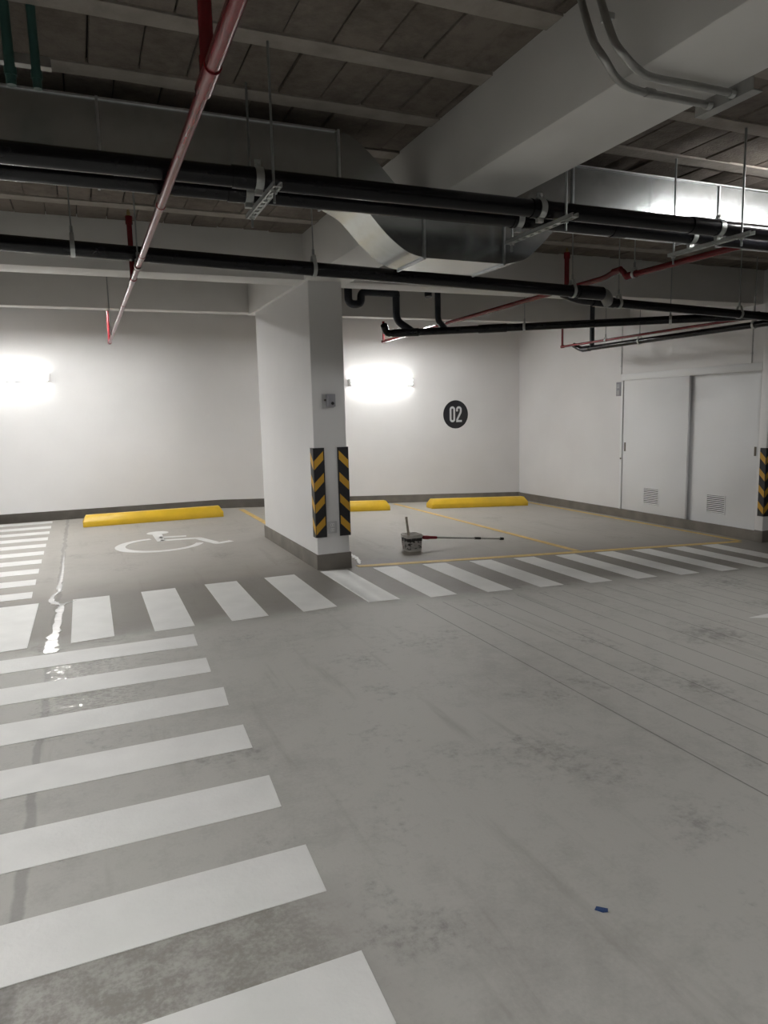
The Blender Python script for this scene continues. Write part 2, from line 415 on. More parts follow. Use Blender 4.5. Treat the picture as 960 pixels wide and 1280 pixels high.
# wheelchair symbol
def stroke(pts, w):
    pts = [Vector((p[0], p[1], 0)) for p in pts]; L_, R_ = [], []
    ws = w if isinstance(w, (list, tuple)) else [w] * len(pts)
    for i, p in enumerate(pts):
        a = (p - pts[i-1]).normalized() if i else (pts[1] - p).normalized()
        b = (pts[i+1] - p).normalized() if i < len(pts) - 1 else a
        t = (a + b).normalized(); nrm = Vector((-t.y, t.x, 0)); k = 1 / max(0.6, math.sqrt((1 + a.dot(b)) / 2))
        L_.append(p + nrm * ws[i] / 2 * k); R_.append(p - nrm * ws[i] / 2 * k)
    return L_, R_
def stroke_slab(mb, pts, w, t=0.0027):
    L_, R_ = stroke(pts, w); n = len(L_)
    vs = [(p.x, p.y, fz(p.x) + t) for p in L_] + [(p.x, p.y, fz(p.x) + t) for p in R_] + [(p.x, p.y, fz(p.x) - 0.004) for p in L_] + [(p.x, p.y, fz(p.x) - 0.004) for p in R_]
    fs = []
    for i in range(n - 1):
        fs += [(i, n+i, n+i+1, i+1), (2*n+i, 2*n+i+1, 3*n+i+1, 3*n+i), (i, i+1, 2*n+i+1, 2*n+i), (n+i, 3*n+i, 3*n+i+1, n+i+1)]
    fs += [(0, 2*n, 3*n, n), (n-1, 2*n-1, 4*n-1, 3*n-1)]
    mb.add(vs, fs)
mb = MB()
arc = [(0.75 + 0.445 * math.cos(a), 8.50 + 0.445 * math.sin(a)) for a in [math.radians(100 + (344 - 100) * i / 40) for i in range(41)]]
stroke_slab(mb, arc, [0.085 + 0.03 * math.exp(-((i - 14) / 9) ** 2) for i in range(41)])
drape(mb, [(0.80 + 0.135 * math.cos(a), 9.39 + 0.13 * math.sin(a)) for a in [2 * PI * i / 20 for i in range(20)]])
stroke_slab(mb, [(0.785, 9.30), (0.775, 8.70)], [0.12, 0.085])
stroke_slab(mb, [(0.78, 9.0), (1.10, 8.955)], [0.11, 0.085])
stroke_slab(mb, fillet([(0.775, 8.775, 0), (1.205, 8.72, 0), (1.365, 8.225, 0), (1.535, 8.305, 0)], 0.03, 3), 0.095)
o = mb.build('wheelchair_symbol', M['white_line'], FLOOR); o['label'] = 'white painted wheelchair symbol'
mb = MB(); drape(mb, [(4.417, 3.61), (5.25, 3.30), (5.25, 3.72)]); drape(mb, [(5.25, 3.46), (6.4, 3.5), (6.4, 3.66), (5.25, 3.58)])
o = mb.build('lane_arrow', M['white_line'], FLOOR); o['label'] = 'white painted lane arrow on the ramp'

# walls
struct('wall_back', MB().box(X0, X1, Y1, Y1 + 0.2, -0.7, 3.4), M['wall'], 'white back wall of the parking bays')
struct('wall_right', MB().box(7.80, X1, 6.22, Y1, -0.7, 3.4).box(7.67, 7.80, 8.66, Y1, -0.7, 3.4).box(7.67, 7.80, 6.22, 8.66, 1.862, 3.4).box(7.67, 7.80, 6.22, 8.66, -0.7, -0.14).box(7.67, 7.80, 6.22, 6.255, -0.14, 1.862), M['wall'], 'white wall holding the sliding doors')
struct('wall_side', MB().box(X1, X1 + 0.2, Y0, Y1 + 0.2, -0.7, 3.4), M['bare'])
struct('wall_left', MB().box(X0 - 0.2, X0, Y0, Y1 + 0.2, -0.7, 3.4), M['bare'])
struct('wall_front', MB().box(X0, X1, Y0 - 0.2, Y0, -0.7, 3.4), M['bare'])
def skirting(name, pts, h, th, label):
    """pts: plan points; the skirting follows the floor"""
    mb = MB()
    for (xa, ya, nx, ny), (xb, yb, _, _) in zip(pts[:-1], pts[1:]):
        a, b = fz(xa), fz(xb)
        vs = [(xa, ya, a - 0.02), (xb, yb, b - 0.02), (xb, yb, b + h), (xa, ya, a + h)]
        vs += [(p[0] + nx * th, p[1] + ny * th, p[2]) for p in vs]
        mb.add(vs, [(0,1,2,3), (7,6,5,4), (0,4,5,1), (1,5,6,2), (2,6,7,3), (3,7,4,0)])
    return struct(name, mb, M['base'], label)
skirting('baseboard_back', [(X0, Y1, 0, -1), (XK, Y1, 0, -1), (7.67, Y1, 0, -1)], 0.137, 0.018, 'grey cement skirting along the back wall')
skirting('baseboard_right', [(7.67, 6.22, -1, 0), (7.67, Y1, -1, 0)], 0.132, 0.03, 'grey cement curb below the sliding doors')

# ceiling: slab, block infill, joists
CEIL = struct('ceiling', MB().box(X0, X1, Y0, Y1, 3.06, 3.4), M['mortar'], 'grey block and joist ceiling slab')
RIB0, RIBP, RIBW = 3.111, 0.539, 0.117
def row_blocks(mb, y0, y1, x0, x1, off):
    x = x0 - off
    while x < x1:
        w = 0.2185
        a, b = max(x, x0) + random.uniform(0.002, 0.005), min(x + w, x1) - random.uniform(0.002, 0.005)
        if b - a > 0.02:
            z = ZC + random.uniform(0.001, 0.011); e = 0.004
            t1, t2 = random.uniform(-0.002, 0.002), random.uniform(-0.002, 0.002)
            mb.add([(a, y0, z + e), (b, y0, z + e), (b, y1, z + e), (a, y1, z + e), (a + e, y0 + e, z + t1), (b - e, y0 + e, z + t2), (b - e, y1 - e, z + t2), (a + e, y1 - e, z + t1),
                    (a, y0, 3.062), (b, y0, 3.062), (b, y1, 3.062), (a, y1, 3.062)],
                   [(4,5,6,7), (0,1,5,4), (1,2,6,5), (2,3,7,6), (3,0,4,7), (0,8,9,1), (1,9,10,2), (2,10,11,3), (3,11,8,0)])
        x += w
mb = MB()
for k in range(-17, 16):
    y0 = RIB0 + RIBP * k + RIBW; y1 = y0 + RIBP - RIBW
    if y0 < Y0 or y1 > Y1: continue
    row_blocks(mb, y0 + 0.002, y1 - 0.002, X0, X1, 0.2185 * ((0.45 * k) % 1))
blocks = mb.build('infill_block', M['block'], CEIL, weld=False); blocks['label'] = 'rows of brown grey hollow infill blocks'; blocks['kind'] = 'stuff'
for k in range(-16, 16):
    y = RIB0 + RIBP * k
    mb = MB(); n = 60
    ed0 = [(X0 + (X1 - X0) * i / n, y + random.uniform(-0.006, 0.006)) for i in range(n + 1)]
    ed1 = [(X0 + (X1 - X0) * i / n, y + RIBW + random.uniform(-0.006, 0.006)) for i in range(n + 1)]
    mb.prism(ed0 + ed1[::-1], 'z', ZC - 0.003, 3.062)
    mb.build('joist', M['joist'], CEIL)

# beams and columns
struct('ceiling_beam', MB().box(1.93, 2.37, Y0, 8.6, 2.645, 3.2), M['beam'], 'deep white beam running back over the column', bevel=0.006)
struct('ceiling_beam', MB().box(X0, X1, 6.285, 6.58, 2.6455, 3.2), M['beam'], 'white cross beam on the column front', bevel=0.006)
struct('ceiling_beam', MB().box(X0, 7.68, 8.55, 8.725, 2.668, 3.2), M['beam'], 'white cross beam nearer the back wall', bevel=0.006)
struct('column', MB().box(1.962, 2.283, 6.285, 8.36, -0.1, 2.66), M['wall'], 'white blade column between the bays', bevel=0.008)
struct('column', MB().box(7.64, 8.2, 6.115, 6.224, -0.5, 3.1), M['wall'], 'white column beside the sliding doors', bevel=0.008)
def col_base(name, x0, x1, y0, y1, h, label):
    mb = MB(); t = 0.012
    mb.prism([(x0 - t, y0 - t), (x1 + t, y0 - t), (x1 + t, y1 + t), (x0 - t, y1 + t)], 'z', fz(x1) - 0.05, h)
    return struct(name, mb, M['base'], label, bevel=0.003)
col_base('trim_1', 1.962, 2.283, 6.285, 8.36, 0.143, 'grey cement skirting around the blade column')
col_base('trim_2', 7.64, 8.2, 6.115, 6.212, -0.10, 'grey cement skirting around the column beside the doors')

# sliding doors
def louver(mb_holder, parent, y0, y1, z0, z1, x):
    fr = MB(); t = 0.012
    for b_ in ((y0, y1, z0, z0 + t), (y0, y1, z1 - t, z1), (y0, y0 + t, z0 + t, z1 - t), (y1 - t, y1, z0 + t, z1 - t)):
        fr.box(x - 0.008, x, *b_)
    v = fr.build('vent', M['door'], parent); v['label'] = 'low louvred vent'
    MB().box(x - 0.001, x + 0.002, y0 + t, y1 - t, z0 + t, z1 - t).build('vent_back', M['slot'], v)
    n = 9; sl = MB()
    for i in range(n):
        z = z0 + t + (z1 - z0 - 2*t) * (i + 0.5) / n; h = (z1 - z0) / n * 0.2
        sl.add([(x - 0.009, y0 + t, z - h), (x - 0.009, y1 - t, z - h), (x - 0.001, y1 - t, z + h), (x - 0.001, y0 + t, z + h),
                (x - 0.007, y0 + t, z - h - 0.003), (x - 0.007, y1 - t, z - h - 0.003), (x - 0.0, y1 - t, z + h - 0.003), (x - 0.0, y0 + t, z + h - 0.003)],
               [(0,1,2,3), (7,6,5,4), (0,4,5,1), (1,5,6,2), (2,6,7,3), (3,7,4,0)])
    sl.build('louver_slats', M['door'], v)
D1 = struct('door_1', MB().box(7.676, 7.712, 7.38, 8.656, -0.137, 1.861), M['door'], 'white sliding door leaf nearer the back corner', bevel=0.003)
louver(None, D1, 7.872, 8.187, 0.005, 0.265, 7.676)
p = MB().box(7.673, 7.677, 8.585, 8.615, 0.785, 0.92).build('pull', M['handle'], D1); p['label'] = 'dark recessed pull'
D2 = struct('door_2', MB().box(7.74, 7.775, 6.258, 7.50, -0.137, 1.861), M['door'], 'white sliding door leaf beside the column', bevel=0.003)
louver(None, D2, 6.765, 7.078, 0.012, 0.268, 7.74)
p = MB().box(7.737, 7.741, 6.335, 6.365, 0.81, 0.925).build('pull', M['handle'], D2); p['label'] = 'dark recessed pull'
FRM = struct('trim_3', MB().box(7.652, 7.669, 6.235, 8.69, 1.858, 1.953), M['door'], 'white door track header over both leaves', bevel=0.003)
j = MB().box(7.657, 7.669, 8.652, 8.69, -0.135, 1.858).build('jamb', M['door'], FRM)
MB().tube([(7.650, 8.668, 0.672), (7.660, 8.668, 0.672)], 0.014, 12).build('lock', M['handle'], FRM)

# ------------------------------------------------------------------ wall lights
def wall_light(cx, axis, wall, sgn, z, label):
    """axis 'x': fixture runs along x on a wall at y=wall, facing sgn*y; axis 'y': the other way round"""
    def P(a, d, h):
        return (cx + a, wall + sgn * d, z + h) if axis == 'x' else (wall + sgn * d, cx + a, z + h)
    base = empty('wall_light', P(0, 0, 0), label, 'light', 'wall lights')
    def bx(a0, a1, d0, d1, h0, h1):
        p, q = P(a0, d0, h0), P(a1, d1, h1)
        return MB().box(min(p[0], q[0]), max(p[0], q[0]), min(p[1], q[1]), max(p[1], q[1]), h0 + z, h1 + z)
    bx(-0.58, 0.58, 0.0, 0.045, -0.05, 0.05).build('housing', M['housing'], base, bevel=0.004)
    for a in (-0.585, 0.585):
        bx(a - 0.02, a + 0.02, 0.0, 0.10, -0.055, 0.055).build('end_cap', M['housing'], base, bevel=0.006)
    for h in (-0.032, 0.032):
        MB().tube([P(-0.565, 0.072, h), P(0.565, 0.072, h)], 0.014, 10).build('tube', M['tube'], base)
wall_light(4.826, 'x', Y1, -1, 1.983, 'glaring twin tube wall light between the column and the numbered sign')
wall_light(-0.96, 'x', Y1, -1, 2.08, 'glaring twin tube wall light above the narrow crossing by the back wall')
def batten_light(cx, cy, z, axis, label, skirt=True):
    """slim twin tube batten hung on two rods below the joists"""
    o = empty('batten_light', (cx, cy, z), label, 'light', 'hanging batten lights')
    def P(a, d, h): return (cx + a, cy + d, z + h) if axis == 'x' else (cx + d, cy + a, z + h)
    def bx(a0, a1, d0, d1, h0, h1):
        p, q = P(a0, d0, h0), P(a1, d1, h1)
        return MB().box(min(p[0], q[0]), max(p[0], q[0]), min(p[1], q[1]), max(p[1], q[1]), p[2], q[2])
    bx(-0.6, 0.6, -0.075, 0.075, 0.0, 0.05).build('housing', M['housing'], o, bevel=0.004)
    if skirt:
        for d in (-0.075, 0.071): bx(-0.6, 0.6, d, d + 0.004, -0.05, 0.0).build('side_reflector', M['housing'], o)
    for a in (-0.59, 0.59): bx(a - 0.015, a + 0.015, -0.07, 0.07, -0.05, 0.0).build('end_cap', M['housing'], o, bevel=0.004)
    for d in (-0.035, 0.035): MB().tube([P(-0.575, d, -0.028), P(0.575, d, -0.028)], 0.014, 10).build('tube', M['batten_tube' if skirt else 'open_tube'], o)
    for a in (-0.45, 0.45): MB().tube([P(a, 0, 0.05), (P(a, 0, 0)[0], P(a, 0, 0)[1], 3.0605)], 0.005, 8).build('rod', M['rod'], o)
batten_light(-1.9, 1.3, 2.5, 'y', 'hanging batten light over the broad crossing')
batten_light(-2.3, 5.1, 2.5, 'y', 'hanging batten light over the lane to the small crossing')
batten_light(-2.4, 8.0, 2.4, 'y', 'added unseen batten light brightening the back wall by the small crossing')  # extra lamp added out of view to brighten the back wall
batten_light(1.3, -2.0, 2.5, 'x', 'hanging batten light behind the viewer')
batten_light(4.8, 9.7, 2.93, 'x', 'added batten light to brighten the numbered bay, hidden behind the cross beam')  # lamp added out of sight to lift the bay walls
batten_light(-0.3, 9.7, 2.93, 'x', 'added batten light to brighten the wheelchair bay, hidden behind the cross beam')  # second lamp added out of sight, for the wheelchair bay walls
batten_light(4.8, 3.0, 2.92, 'x', 'open batten light over the grooved ramp close to the duct', False)

# ------------------------------------------------------------------ number sign
S = empty('number_sign', (6.297, Y1, 1.401), 'round black wall sign with a pale two digit bay number', 'sign')
mb = MB(); mb.prism([(6.297 + 0.255 * math.cos(2*PI*i/64), 1.401 + 0.255 * math.sin(2*PI*i/64)) for i in range(64)], 'y', Y1 - 0.004, Y1 + 0.001)
mb.build('disc', M['sign'], S)
def wall_stroke(mb, pts, w, y0, y1, closed=False):
    if closed: pts = pts + [pts[0], pts[1]]
    L_, R_ = stroke(pts, w)
    if closed: L_, R_ = L_[1:], R_[1:]
    mb.band([(p.x, p.y) for p in L_], [(p.x, p.y) for p in R_], 'y', y0, y1, closed=False)
W = 0.036
mb = MB(); x0, x1, z0, z1 = 6.172 + W/2, 6.284 - W/2, 1.262 + W/2, 1.546 - W/2; rr = (x1 - x0) / 2
loop = [(x1, z0 + rr), (x1, z1 - rr)] + [((x0+x1)/2 + rr*math.cos(a), z1 - rr + rr*math.sin(a)) for a in [PI*i/12 for i in range(1, 12)]] + [(x0, z1 - rr), (x0, z0 + rr)] + [((x0+x1)/2 + rr*math.cos(a), z0 + rr + rr*math.sin(a)) for a in [PI + PI*i/12 for i in range(1, 12)]]
wall_stroke(mb, loop, W, Y1 - 0.0065, Y1 - 0.0035, True)
mb.build('numeral', M['digit'], S)['label'] = 'pale grey numeral zero'
mb = MB(); x0, x1 = 6.306 + W/2, 6.420 - W/2; rr = (x1 - x0) / 2
two = [(x0, 1.455), (x0, z1 - rr)] + [((x0+x1)/2 + rr*math.cos(a), z1 - rr + rr*math.sin(a)) for a in [PI - PI*i/12 for i in range(1, 12)]] + [(x1, z1 - rr), (x1, 1.455), (x1 - 0.006, 1.432), (x0 + 0.008, 1.318), (x0, 1.292), (x0, 1.264)]
wall_stroke(mb, two, W, Y1 - 0.0065, Y1 - 0.0035)
mb.box(x0 - W/2, x1 + W/2 + 0.002, Y1 - 0.0066, Y1 - 0.0034, 1.262, 1.262 + W)
mb.build('numeral', M['digit'], S)['label'] = 'pale grey numeral two'

# ------------------------------------------------------------------ wheel stops
def wheel_stop(x0, x1, label):
    o = empty('wheel_stop', ((x0+x1)/2, 10.55, fz((x0+x1)/2)), label, 'wheel stop', 'yellow wheel stops')
    yf, yb, h = 10.435, 10.66, 0.155; mb = MB(); sec = [(yf, 0.0), (yb, 0.0), (yb, 0.07), (yb - 0.055, h), (yf + 0.07, h), (yf + 0.005, 0.072)]
    e = 0.045
    rings = []
    for x, k in ((x0, 0.0), (x0 + e, 1.0), (x1 - e, 1.0), (x1, 0.0)):
        ring = []
        for (y, z) in sec:
            zz = z if k else min(z, 0.072); yy = y if k or z < 0.1 else (yf + 0.006 if y < 10.53 else yb - 0.002)
            ring.append((x, yy, zz + fz(x)))
        rings.append(ring)
    n = len(sec); vs = sum(rings, [])
    fs = [(i*n + j, i*n + (j+1) % n, (i+1)*n + (j+1) % n, (i+1)*n + j) for i in range(3) for j in range(n)]
    fs += [tuple(range(n)), tuple(range(4*n - 1, 3*n - 1, -1))]
    mb.add(vs, fs).build('block', M['yellow'], o, bevel=0.006)
    return o
wheel_stop(-0.078, 1.835, 'yellow wheel stop behind the painted wheelchair symbol')
wheel_stop(2.605, 4.515, 'yellow wheel stop partly hidden by the striped column')
wheel_stop(5.275, 7.172, 'yellow wheel stop in the numbered bay below the round sign')

# ------------------------------------------------------------------ corner guards
def guard(cx, cy, sx, sy, z0, label, leaf=0.095):
    """corner at (cx,cy); leaves run towards sx along x and sy along y; local origin on the outer corner"""
    t = 0.014
    o = empty('corner_guard', (cx - sx*t, cy - sy*t, z0), label, 'corner guard', 'striped rubber corner guards')
    pr = [(-sx*t, sy*leaf*0.8), (-sx*t, -sy*t*0.7), (-sx*0.7*t, -sy*t), (sx*leaf, -sy*t), (sx*leaf, 0), (0, 0), (0, sy*leaf*0.8)]
    pr = [(px + sx*t, py + sy*t) for px, py in pr]
    mb = MB().prism(pr, 'z', 0, 0.84)
    g = mb.build('guard_strip', M['chevron'], None); g.parent = o
    return o
guard(1.962, 6.285, 1, 1, 0.308, 'striped corner guard on the column edge nearest the wheelchair bay')
guard(2.283, 6.285, -1, 1, 0.308, 'striped corner guard on the column edge above the socket, towards the bucket')
guard(7.64, 6.115, 1, 1, 0.082, 'striped corner guard on the column beside the sliding doors', 0.09)

# control box and socket on the column front
B = empty('control_box', (2.13, 6.285, 1.575), 'small grey box with a dark round button on the column face', 'control box')
MB().box(2.055, 2.17, 6.277, 6.2865, 1.512, 1.64).build('back_plate', M['plate'], B, bevel=0.003)
MB().box(2.092, 2.166, 6.215, 6.279, 1.522, 1.637).build('case', M['greybox'], B, bevel=0.005)
MB().tube([(2.135, 6.217, 1.553), (2.135, 6.205, 1.553)], 0.014, 16).build('button', M['slot'], B)
MB().tube([(2.085, 6.278, 1.585), (2.085, 6.268, 1.585)], 0.010, 12).build('knockout', M['handle'], B)
B = empty('power_socket', (2.115, 6.285, 0.39), 'white wall socket low on the column between the striped guards', 'socket')
MB().box(2.072, 2.16, 6.277, 6.2865, 0.338, 0.452).build('cover_plate', M['plate'], B, bevel=0.003)
for z in (0.372, 0.418):
    MB().box(2.098, 2.134, 6.2745, 6.279, z - 0.014, z + 0.014).build('outlet', M['housing'], B)
    for x in (2.107, 2.125): MB().box(x - 0.002, x + 0.002, 6.2735, 6.2755, z - 0.007, z + 0.007).build('outlet_slot', M['slot'], B)

# plate beside the doors
B = empty('wall_plate', (7.67, 8.75, 1.73), 'narrow grey plate with two pale marks beside the door header', 'plate')
MB().box(7.655, 7.672, 8.70, 8.80, 1.628, 1.838).build('panel', M['greybox'], B, bevel=0.002)
mb = MB()
for b_ in ((8.735, 8.745, 1.75, 1.81), (8.765, 8.775, 1.75, 1.81), (8.735, 8.775, 1.75, 1.76)): mb.box(7.653, 7.656, *b_)
mb.build('pale_mark', M['digit'], B)
mb = MB()
for b_ in ((8.735, 8.745, 1.65, 1.71), (8.765, 8.775, 1.65, 1.71), (8.735, 8.775, 1.65, 1.659), (8.735, 8.775, 1.701, 1.71), (8.735, 8.775, 1.676, 1.684)): mb.box(7.653, 7.656, *b_)
mb.build('pale_mark', M['digit'], B)
def cable(y, z0, z1, label):
    o = empty('wall_cable', (7.665, y, z0), label, 'cable')
    MB().tube([(7.664, y, z0), (7.664, y, z1)], 0.006, 8).build('run', M['plate'], o)
    for z in (z0 + 0.12, z1 - 0.15): MB().box(7.655, 7.671, y - 0.012, y + 0.012, z - 0.008, z + 0.008).build('clip', M['plate'], o)
cable(8.70, 1.955, 2.66, 'thin pale cable rising from the door header near the wall plate')
cable(6.40, 1.955, 2.64, 'thin pale cable rising from the door header near the end column')

# ------------------------------------------------------------------ bucket, stick, pole, scrap
zb = fz(3.25)
B = empty('paint_bucket', (3.25, 6.94, zb), 'square paint bucket with smeared black print on the bay floor', 'bucket')
def sq(cx, cy, h, z, r=0.025):
    pts = []
    for sx, sy, a0 in ((1, 1, 0), (-1, 1, PI/2), (-1, -1, PI), (1, -1, 1.5*PI)):
        for k in range(5):
            a = a0 + PI/2 * k/4; pts.append((cx + sx*(h - r) + r*math.cos(a), cy + sy*(h - r) + r*math.sin(a), z))
    return pts
def loft(mb, rings, sm=True):
    n = len(rings[0]); vs = sum(rings, [])
    return mb.add(vs, [(i*n+j, i*n+(j+1) % n, (i+1)*n+(j+1) % n, (i+1)*n+j) for i in range(len(rings)-1) for j in range(n)], sm)
mb = MB(); C_ = (3.25, 6.94)
rg = [sq(*C_, 0.080, zb + 0.001), sq(*C_, 0.084, zb + 0.01), sq(*C_, 0.092, zb + 0.165), sq(*C_, 0.098, zb + 0.166), sq(*C_, 0.098, zb + 0.19), sq(*C_, 0.091, zb + 0.19), sq(*C_, 0.088, zb + 0.16), sq(*C_, 0.084, zb + 0.11)]
loft(mb, rg, False); n = len(rg[0]); mb.add(rg[0], [tuple(range(n))])
mb.build('pail', M['bucket'], B)
mb = MB(); q = sq(*C_, 0.0848, zb + 0.115); mb.add(q, [tuple(range(len(q)))]); mb.add(sq(*C_, 0.0848, zb + 0.112), [tuple(range(len(q)))][::-1]); mb.build('wet_paint', M['paint'], B)
mb = MB(); loft(mb, [sq(*C_, 0.0862, zb + 0.028), sq(*C_, 0.0925, zb + 0.152)], True); 
o = mb.build('printed_wrap', M['print'], None, loc=(3.25, 6.94, zb)); o.parent = B; o.location = (0, 0, 0)
mb = MB().tube(fillet([(3.25 - 0.099, 6.94, zb + 0.17), (3.25 - 0.102, 6.90, zb + 0.08), (3.25, 6.825, zb + 0.035), (3.25 + 0.102, 6.90, zb + 0.08), (3.25 + 0.099, 6.94, zb + 0.17)], 0.07, 6), 0.0025, 6)
mb.build('bail_handle', M['rod'], B)
B = empty('stir_stick', (3.24, 6.96, zb + 0.11), 'pale wooden stick leaning in the paint bucket', 'stick')
mb = MB(); a, b = Vector((3.25, 6.99, zb + 0.06)), Vector((3.196, 6.96, 0.325)); d = (b - a).normalized(); s_ = Vector((0.94, 0, 0.17)).normalized(); w_ = d.cross(s_).normalized()
s_ = w_.cross(d)
ring = lambda p, k=1: [tuple(p + s_*sx*0.0135*k + w_*sy*0.006) for sx, sy in ((-1,-1), (1,-1), (1,1), (-1,1))]
vs = ring(a) + ring(b); mb.add(vs, [(0,1,2,3), (7,6,5,4), (0,4,5,1), (1,5,6,2), (2,6,7,3), (3,7,4,0)]); mb.build('handle_shaft', M['wood'], B, bevel=0.003)
A_, E_ = (4.635, 7.271, fz(4.635) + 0.017), (3.375, 6.91, 0.088)
B = empty('extension_pole', A_, 'thin metal roller pole with red grip leaning on the bucket', 'pole')
MB().tube([lerp(E_, A_, 0.13), lerp(E_, A_, 0.985)], 0.0095, 12).build('shaft', M['alu'], B)
MB().tube([E_, lerp(E_, A_, 0.01), lerp(E_, A_, 0.05), lerp(E_, A_, 0.075), lerp(E_, A_, 0.15)], [0.019, 0.022, 0.022, 0.018, 0.016], 14).build('grip', M['redgrip'], B)
MB().tube([lerp(E_, A_, 0.62), lerp(E_, A_, 0.69)], 0.015, 12).build('twist_lock', M['blackplastic'], B)
MB().tube([lerp(E_, A_, 0.955), lerp(E_, A_, 0.96), lerp(E_, A_, 0.998)], [0.013, 0.017, 0.016], 12).build('tip', M['blackplastic'], B)
mb = MB(); pl = [(1.272, 1.507), (1.282, 1.512), (1.294, 1.502), (1.306, 1.490), (1.301, 1.484), (1.286, 1.488)]
vs = [(x, y, 0.002 + 0.004 * (i % 2)) for i, (x, y) in enumerate(pl)] + [(x, y, 0.0) for x, y in pl]; n = len(pl)
mb.add(vs, [tuple(range(n)), tuple(range(2*n-1, n-1, -1))] + [(i, n+i, n+(i+1) % n, (i+1) % n) for i in range(n)])
tag(mb.build('tape_scrap', M['blue']), 'small blue scrap lying on the bare concrete', 'scrap')

# water along the joint and by the column, reflections painted white
def ragged(pts, ws, seed, z=0.003, sub=5):
    rnd = random.Random(seed); P_ = []; W_ = []
    for i in range(len(pts) - 1):
        for k in range(sub):
            t = k / sub; P_.append((pts[i][0] + (pts[i+1][0]-pts[i][0])*t + rnd.uniform(-0.008, 0.008), pts[i][1] + (pts[i+1][1]-pts[i][1])*t)); W_.append((ws[i] + (ws[i+1]-ws[i])*t) * rnd.uniform(0.6, 1.35))
    P_.append(pts[-1]); W_.append(ws[-1]); mb = MB(); stroke_slab(mb, P_, W_, z); return mb
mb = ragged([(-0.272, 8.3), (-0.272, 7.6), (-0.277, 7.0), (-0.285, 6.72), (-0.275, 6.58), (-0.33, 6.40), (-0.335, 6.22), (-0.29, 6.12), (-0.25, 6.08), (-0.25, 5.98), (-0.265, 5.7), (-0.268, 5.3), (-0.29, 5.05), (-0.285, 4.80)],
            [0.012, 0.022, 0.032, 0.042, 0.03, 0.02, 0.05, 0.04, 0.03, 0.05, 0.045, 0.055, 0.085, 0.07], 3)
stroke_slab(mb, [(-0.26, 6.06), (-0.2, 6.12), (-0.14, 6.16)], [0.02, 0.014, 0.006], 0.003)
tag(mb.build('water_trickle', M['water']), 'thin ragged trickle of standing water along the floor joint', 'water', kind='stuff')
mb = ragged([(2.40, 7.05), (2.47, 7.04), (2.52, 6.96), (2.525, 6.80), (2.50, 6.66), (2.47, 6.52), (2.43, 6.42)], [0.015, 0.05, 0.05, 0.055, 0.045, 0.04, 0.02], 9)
tag(mb.build('water_spill', M['spill_glare']), 'wavy spill of water beside the column, its reflection painted white', 'spill')

# ------------------------------------------------------------------ pipes
def pipe(name, label, cat, pts, r, m, fill=0.0, n=20, couplings=(), group=None, part='run', k=1.16):
    o = empty(name, pts[0], label, cat, group)
    MB().tube(fillet(pts, fill) if fill else pts, r, n).build(part, m, o)
    for a, b in couplings: MB().tube([a, b], r * k, n).build('coupling', m, o)
    return o
BP = M['black_pipe']
o = pipe('drain_pipe', 'thick black pipe on the trapeze brackets, the one nearer the viewer', 'pipe', [(-7.45, 3.31, 2.51), (8.5, 3.31, 2.51)], 0.045, BP,
     couplings=[((0.70, 3.31, 2.51), (0.82, 3.31, 2.51)), ((2.28, 3.31, 2.51), (2.375, 3.31, 2.51)), ((3.40, 3.31, 2.51), (3.60, 3.31, 2.51))], k=1.1)
o = pipe('drain_pipe', 'thick black pipe on the trapeze brackets, the one nearer the duct', 'pipe', [(-7.45, 3.52, 2.51), (8.5, 3.52, 2.51)], 0.045, BP,
     couplings=[((0.72, 3.52, 2.51), (0.80, 3.52, 2.51)), ((2.30, 3.52, 2.51), (2.375, 3.52, 2.51)), ((3.0, 3.52, 2.51), (3.10, 3.52, 2.51))], k=1.1)
# single run in front of the cross beam, dropping through an elbow into a lower run
za = lambda x: 2.571 - 0.0248 * (x + 0.38) + 0.002
o = pipe('drain_pipe', 'single black pipe slung in front of the white cross beam', 'pipe', [(-7.45, 5.2, za(-7.45)), (4.32, 5.2, za(4.32))], 0.05, BP,
     couplings=[((4.08, 5.2, za(4.08)), (4.34, 5.2, za(4.34)))])
e = MB().tube(fillet([(4.30, 5.2, za(4.30)), (4.37, 5.2, za(4.37) - 0.005), (4.46, 5.27, 2.428), (4.50, 5.32, 2.415)], 0.05, 4), 0.053, 20).build('elbow', M['lit_elbow'], o); e['label'] = 'black elbow with its lit face painted grey'
zl = lambda x: 2.412 - 0.032 * (x - 4.5)
o = pipe('drain_pipe', 'lower black pipe carrying on from the lit elbow', 'pipe', [(4.14, 5.50, 2.50), (4.24, 5.38, 2.43), (4.36, 5.35, zl(4.36)), (8.5, 5.35, zl(8.5))], 0.041, BP, fill=0.05,
     couplings=[((4.36, 5.35, zl(4.36)), (4.60, 5.35, zl(4.60)))])
